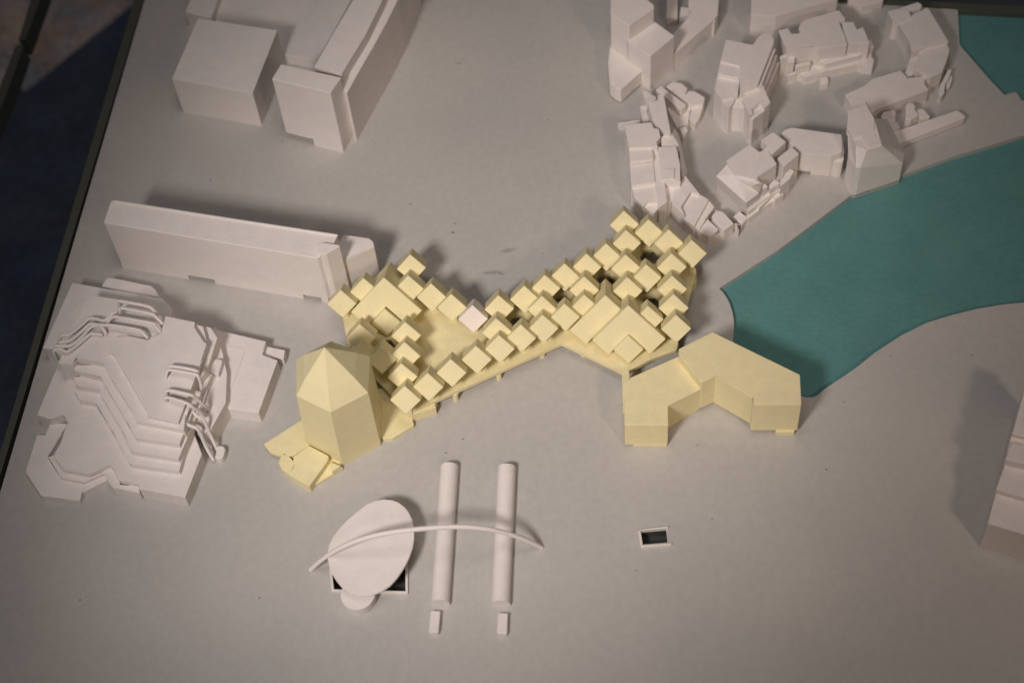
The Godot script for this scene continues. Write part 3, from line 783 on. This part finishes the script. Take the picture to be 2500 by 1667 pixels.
			["prism","terrace",[245.1,-219.6,245.6,-222.0,252.3,-224.4,252.4,-221.5],0,10,0.2],
			["prism","terrace",[303.4,-225.1,303.2,-228.4,316.5,-231.4,316.7,-227.3,314.0,-220.0],0,9,0.3],
			["prism","terrace",[239.7,-232.0,247.0,-234.8,246.3,-231.0,239.7,-228.3],0,21,0.2],
			["prism","terrace",[248.7,-238.7,253.4,-236.1,250.5,-225.1,245.7,-224.6],0,20,0.2],
			["prism","front_bay",[271.3,-218.8,277.7,-219.6,277.1,-212.3,269.6,-210.2],0,5,0.5],
			["prism","body",[242.4,-241.7,248.6,-235.8,253.1,-230.1,258.2,-218.2,277.0,-221.6,303.5,-226.0,316.3,-225.6,315.8,-240.6,257.0,-250.8],0,8,0.2]]},
		{"name":"curved_quay_building","label":"white curved building bending along the upper quay with a lower dark apse","category":"building","group":"","material":"white","parts":[
			["prism","rear_block",[346.3,-272.3,362.5,-276.5,365.0,-272.6,363.0,-268.6,348.7,-267.4],0,19,0.3],
			["prism","bay",[335.4,-268.9,345.5,-270.6,352.4,-267.5,353.4,-259.7,343.1,-254.9,337.2,-257.1],0,20.2,0.3],
			["prism","main_volume",[341.2,-256.4,349.1,-260.2,362.6,-266.9,368.9,-269.5,372.2,-252.9,376.6,-229.5,372.2,-229.5,356.0,-226.4,345.0,-222.1,345.4,-235.5],0,19,0.3],
			["prism","bright_bay",[345.5,-233.2,356.9,-234.8,356.4,-226.1,344.8,-221.4],0,19.8,0.3],
			["prism","apse",[351.1,-223.3,355.8,-227.9,373.0,-231.2,375.6,-228.9,376.4,-223.2,371.1,-211.7,364.8,-200.4,354.3,-195.9,343.8,-207.2],0,16.5,0.4],
			["prism","ramp",[347.2,-228.0,352.1,-225.0,347.2,-214.6,343.1,-205.2,338.2,-203.7,337.6,-208.1],0,12,0.3]]},
		{"name":"bridge_house","label":"long low white house with a hollowed round end facing the upper quay","category":"building","group":"","material":"white","parts":[
			["prism","volume",[285.1,-190.4,302.3,-197.5,309.5,-203.5,333.8,-209.2,337.4,-200.5,355.3,-200.7,350.8,-196.9,349.0,-192.3,350.8,-185.4,307.6,-172.0,301.8,-167.7,299.6,-180.5,287.5,-178.1],0,14,0.3]]},
		{"name":"quay_fin","label":"thin white tapering fin standing beside the round house end","category":"fin","group":"","material":"white","parts":[
			["prism","volume",[359.5,-185.8,364.0,-195.6,373.4,-210.2,376.0,-209.1,370.0,-197.8,367.5,-195.1,364.1,-185.3,361.0,-181.9],0,8,0.3],
			["prism","round_side",[370.2,-200.5,376.0,-209.5,375.3,-202.2,371.4,-194.2,367.8,-192.4],0,5,0.4]]},
		{"name":"water_gate_house","label":"white gabled house rising straight from the edge of the teal water","category":"building","group":"","material":"white","parts":[
			["prism","lower_walls",[269.8,-112.9,273.0,-100.8,276.6,-100.3,312.3,-109.7,315.9,-119.0,310.9,-154.4,276.8,-136.1],0,20,0],
			["loft","gable_walls",[269.8,-112.9,273.0,-100.8,276.6,-100.3,312.3,-109.7,315.9,-119.0,310.9,-154.4,276.8,-136.1],20,[269.8,-112.9,273.0,-100.8,276.6,-100.3,303.4,-109.0,305.3,-116.0,302.5,-145.8,276.8,-136.1],32],
			["loft","gable_roof",[269.8,-112.9,273.0,-100.8,276.6,-100.3,303.4,-109.0,305.3,-116.0,302.5,-145.8,276.8,-136.1],32,[271.2,-130.4,273.6,-110.9,280.7,-105.2,292.9,-108.1,292.8,-112.6,292.7,-135.7,276.5,-145.5],46],
			["prism","roof_ridge",[274.6,-144.7,289.5,-148.8,292.5,-134.7,289.9,-121.8,273.6,-117.9,270.4,-128.5],40,47.2,0.3],
			["prism","dormer",[278.8,-118.6,289.3,-121.3,292.6,-109.0,282.5,-106.0],38,46.6,0.3],
			["prism","side_wing",[224.7,-147.9,229.1,-151.2,234.4,-152.4,270.7,-140.0,268.0,-123.3,259.1,-120.0,236.4,-126.0,231.0,-135.2],5,26,0.3],
			["prism","wing_foot",[245.7,-124.8,259.7,-121.1,270.1,-125.2,272.0,-141.0,249.9,-146.5],0,22,0],
			["prism","wing_foot",[231.1,-146.9,237.9,-141.3,236.0,-131.3,230.9,-141.2],0,22,0],
			["prism","porch_slope",[261.2,-126.5,270.1,-129.8,269.8,-121.9,267.9,-118.8,261.3,-120.8],0,18,0.3]]},
		{"name":"jetty_bar","label":"long low white bar beside three small rounded pavilions","category":"building","group":"","material":"white","parts":[
			["prism","bar",[309.0,-149.9,370.3,-167.1,374.7,-160.5,374.3,-158.2,315.0,-138.9],0.8,7.5,0.4],
			["prism","foot",[309.9,-149.3,347.1,-160.3,346.7,-150.9,316.4,-142.5],0,6,0]]},
		{"name":"pavilion","label":"small white rounded pavilion beside the gabled house","category":"pavilion","group":"","material":"white","parts":[
			["prism","volume",[309.4,-167.9,312.0,-171.3,320.6,-171.9,321.5,-169.4,320.3,-164.8,319.8,-158.4,321.3,-153.2,309.4,-149.4,308.6,-160.0],0,10,0.5],
			["prism","roof_step",[308.8,-165.8,311.3,-169.5,319.7,-170.1,320.7,-167.5,319.6,-164.2,308.7,-161.9],10,12.5,0.4]]},
		{"name":"pavilion","label":"tall narrow white pavilion with waisted sides behind the low bar","category":"pavilion","group":"","material":"white","parts":[
			["prism","volume",[330.2,-174.0,332.4,-176.0,336.4,-175.9,337.3,-171.7,336.6,-168.3,338.0,-162.7,330.7,-158.8,326.7,-160.3],0,12,0.5]]},
		{"name":"pavilion","label":"white wedge pavilion standing against the low bar","category":"pavilion","group":"","material":"white","parts":[
			["prism","volume",[337.9,-168.7,339.9,-170.5,343.6,-170.2,346.9,-161.2,338.6,-160.1],0,10,0.4]]},
		{"name":"rounded_corner_block","label":"white block with sloping corner roof and small terraces facing the quay","category":"building","group":"","material":"white","parts":[
			["prism","main_volume",[177.8,-121.2,197.9,-134.7,204.2,-126.0,209.6,-129.7,212.4,-120.3,215.0,-112.5,199.2,-102.5,197.4,-99.2,182.3,-106.3],0,33,0.3],
			["prism","rear_volume",[207.0,-137.1,217.7,-143.7,225.8,-132.6,216.0,-124.4,212.6,-121.3,209.6,-128.7,210.0,-133.0],0,33.5,0.3],
			["prism","side_volume",[217.1,-119.9,229.6,-129.3,233.9,-121.5,219.6,-110.1],0,31,0.3],
			["loft","corner_roof",[171.8,-119.8,189.8,-91.9,200.3,-99.5,211.1,-111.4,197.1,-131.5,182.3,-135.9],0,[169.3,-114.3,187.5,-85.4,198.1,-93.2,202.6,-101.4,191.5,-119.7,179.8,-128.9],24],
			["loft","sloping_roof",[169.3,-114.3,187.5,-85.4,198.1,-93.2,202.6,-101.4,191.5,-119.7,179.8,-128.9],24,[182.0,-108.5,187.2,-97.9,192.6,-95.4,200.6,-97.6,190.1,-113.7,180.3,-121.6],31],
			["prism","roof_panel",[183.3,-109.2,189.9,-112.9,200.7,-96.2,196.4,-98.5],31,32,0.2],
			["prism","terrace",[196.8,-93.1,209.1,-102.7,210.8,-100.5,198.9,-90.1],0,10,0.3],
			["prism","terrace",[188.7,-87.0,197.1,-93.8,200.8,-91.7,189.5,-83.4],0,7,0.3],
			["prism","terrace",[212.2,-101.5,218.6,-105.2,220.2,-101.7,212.3,-97.0],0,9,0.3],
			["prism","terrace",[208.7,-104.6,213.7,-108.9,217.0,-104.9,208.2,-99.5],0,19,0.3],
			["prism","terrace",[203.3,-106.5,206.9,-101.6,202.7,-98.6],0,21,0.3],
			["prism","terrace",[217.5,-106.2,226.5,-117.4,229.5,-113.9,225.2,-107.6,216.4,-100.4],0,20,0.3],
			["prism","body",[185.3,-117.6,189.5,-86.0,208.1,-98.8,221.0,-105.8,233.6,-119.7,237.9,-133.9,224.3,-140.4],0,12,0.2],
			["prism","low_body",[189.6,-83.9,201.3,-92.4,221.0,-103.4,222.1,-111.7,202.5,-114.5],0,6,0.2]]},
		{"name":"kiosk","label":"small white cube kiosk at the corner of the rounded block","category":"kiosk","group":"","material":"white","parts":[
			["prism","volume",[178.7,-87.3,184.2,-91.3,189.5,-84.5,183.3,-77.7],0,7,0.4]]},
		{"name":"narrow_house_row","label":"tall narrow row of white houses stepping down toward the yellow cubes","category":"building","group":"","material":"white","parts":[
			["prism","house",[106.1,-171.3,127.3,-171.1,128.2,-165.2,132.0,-163.4,132.2,-155.3,128.8,-151.0,128.6,-145.3,106.5,-147.8],0,29,0.3],
			["prism","house",[106.6,-149.9,124.5,-147.6,123.9,-135.4,105.5,-135.0],0,27,0.3],
			["prism","house",[105.3,-134.4,123.6,-134.8,122.4,-115.1,103.9,-113.9],0,24,0.3],
			["prism","house",[104.6,-117.9,123.4,-117.8,122.1,-98.8,113.7,-99.2,110.8,-95.7,104.7,-106.4],0,21,0.3],
			["prism","house",[111.6,-97.5,115.2,-101.6,122.5,-101.7,122.0,-94.6,118.4,-90.0],0,18,0.3],
			["prism","spine",[124.3,-152.9,131.0,-151.9,129.7,-118.6,129.0,-96.1,122.0,-91.6,121.9,-117.0],0,22.5,0.3],
			["prism","rear_house",[127.4,-192.3,134.8,-193.0,136.0,-198.2,139.2,-199.1,140.8,-195.1,140.6,-158.7,137.7,-158.2,128.4,-172.7],0,29,0.3],
			["prism","gable",[125.7,-211.5,128.6,-212.3,135.6,-204.6,135.5,-201.0,127.4,-200.4],0,20,0.3],
			["prism","rear_house",[133.2,-159.5,138.4,-162.5,141.5,-162.9,144.5,-154.4,145.7,-148.2,132.3,-150.2],0,24,0.3],
			["prism","rear_house",[128.9,-147.8,143.0,-147.1,143.6,-128.9,141.3,-111.1,128.6,-115.6],0,26,0.3],
			["prism","roof_step",[130.9,-124.1,138.4,-123.3,136.7,-114.1,129.2,-114.5],26,27.5,0.2],
			["prism","rear_house",[128.8,-118.8,142.7,-119.1,137.6,-108.1,133.9,-100.9,129.2,-98.0,127.1,-107.4],0,17,0.3],
			["prism","chimney",[123.4,-107.0,127.0,-106.9,126.8,-99.5,123.4,-99.7],0,20,0.3],
			["prism","side_house",[122.9,-205.0,127.6,-205.2,128.1,-188.1,122.6,-188.2],0,11,0.3],
			["prism","back_wall",[142.5,-170.9,147.0,-177.3,149.2,-167.6,149.8,-130.6,144.8,-126.8,146.8,-151.7],0,12,0.3]]},
		{"name":"street_wall","label":"thin white wall projecting from the narrow house row","category":"wall","group":"","material":"white","parts":[
			["prism","volume",[103.6,-193.3,121.6,-194.4,121.9,-192.4,105.0,-191.2],0,7,0.2]]},
		{"name":"small_chapel","label":"small white pair of round ended houses with a sloping lean-to behind the narrow row","category":"building","group":"","material":"white","parts":[
			["prism","lean_to",[137.2,-216.8,141.9,-220.0,159.1,-197.3,154.2,-192.6],0,15,0.3],
			["prism","round_house",[146.3,-222.8,152.5,-226.8,159.3,-224.3,163.2,-217.9,160.8,-211.9,163.6,-200.8,159.6,-201.4],0,11,0.5],
			["prism","round_house",[160.2,-211.0,163.6,-215.4,168.8,-214.0,175.5,-206.3,173.1,-199.4,163.3,-199.0],0,11,0.5],
			["prism","annex",[160.3,-188.6,164.4,-201.6,174.4,-202.9,168.3,-188.2,163.6,-181.7],0,8,0.4],
			["prism","body",[144.9,-211.7,160.2,-204.6,163.4,-201.7,159.2,-185.6,149.7,-182.2,145.2,-200.8],0,6,0.3],
			["prism","rear_room",[151.3,-181.1,156.7,-181.5,157.6,-177.8,152.4,-169.1],0,7,0.4]]},
		{"name":"stepped_corner_houses","label":"pinkish white houses stepping down between the yellow cubes and the quay","category":"building","group":"","material":"white","parts":[
			["prism","house",[132.9,-97.2,136.9,-109.7,146.7,-122.7,155.0,-102.3,148.9,-105.7,139.3,-91.9,140.5,-83.0],0,19,0.3],
			["prism","house",[140.3,-83.0,139.7,-94.3,149.3,-107.9,156.0,-104.6,161.4,-98.9,146.9,-75.6],0,16,0.3],
			["prism","roof_slope",[147.3,-77.9,161.9,-101.2,165.0,-93.3,158.0,-85.1,149.6,-72.2],0,13,0.3],
			["prism","house",[149.9,-73.7,158.3,-84.4,164.9,-73.4,156.9,-67.3],0,11,0.3],
			["prism","round_house",[161.2,-84.2,163.9,-87.9,167.6,-89.5,170.7,-87.5,176.8,-75.7,168.3,-69.7],0,13.5,0.4],
			["prism","body",[130.8,-102.2,141.7,-88.0,157.3,-68.8,169.1,-73.0,177.7,-79.1,181.8,-78.0,180.3,-71.7,179.5,-82.1,156.8,-101.8],0,9,0.3]]},
		{"name":"edge_tower_block","label":"tall white block with stepped roofs casting a broad shadow, cut by the picture edge","category":"building","group":"","material":"white","parts":[
			["prism","front_volume",[295.7,205.9,307.6,182.4,337.0,198.0,330.2,223.1],0,33,0.4],
			["prism","middle_volume",[305.6,184.6,318.2,163.7,342.6,173.8,335.6,199.5],0,38,0.4],
			["prism","rear_volume",[314.8,167.3,322.8,154.7,344.0,163.5,340.2,177.5],0,45,0.4],
			["prism","rear_volume",[324.5,148.4,343.2,112.1,356.6,117.1,345.5,158.0],0,45,0.4],
			["prism","link_volume",[318.5,160.0,327.7,142.2,349.0,148.1,344.8,163.4],0,41,0.3]]}
	]
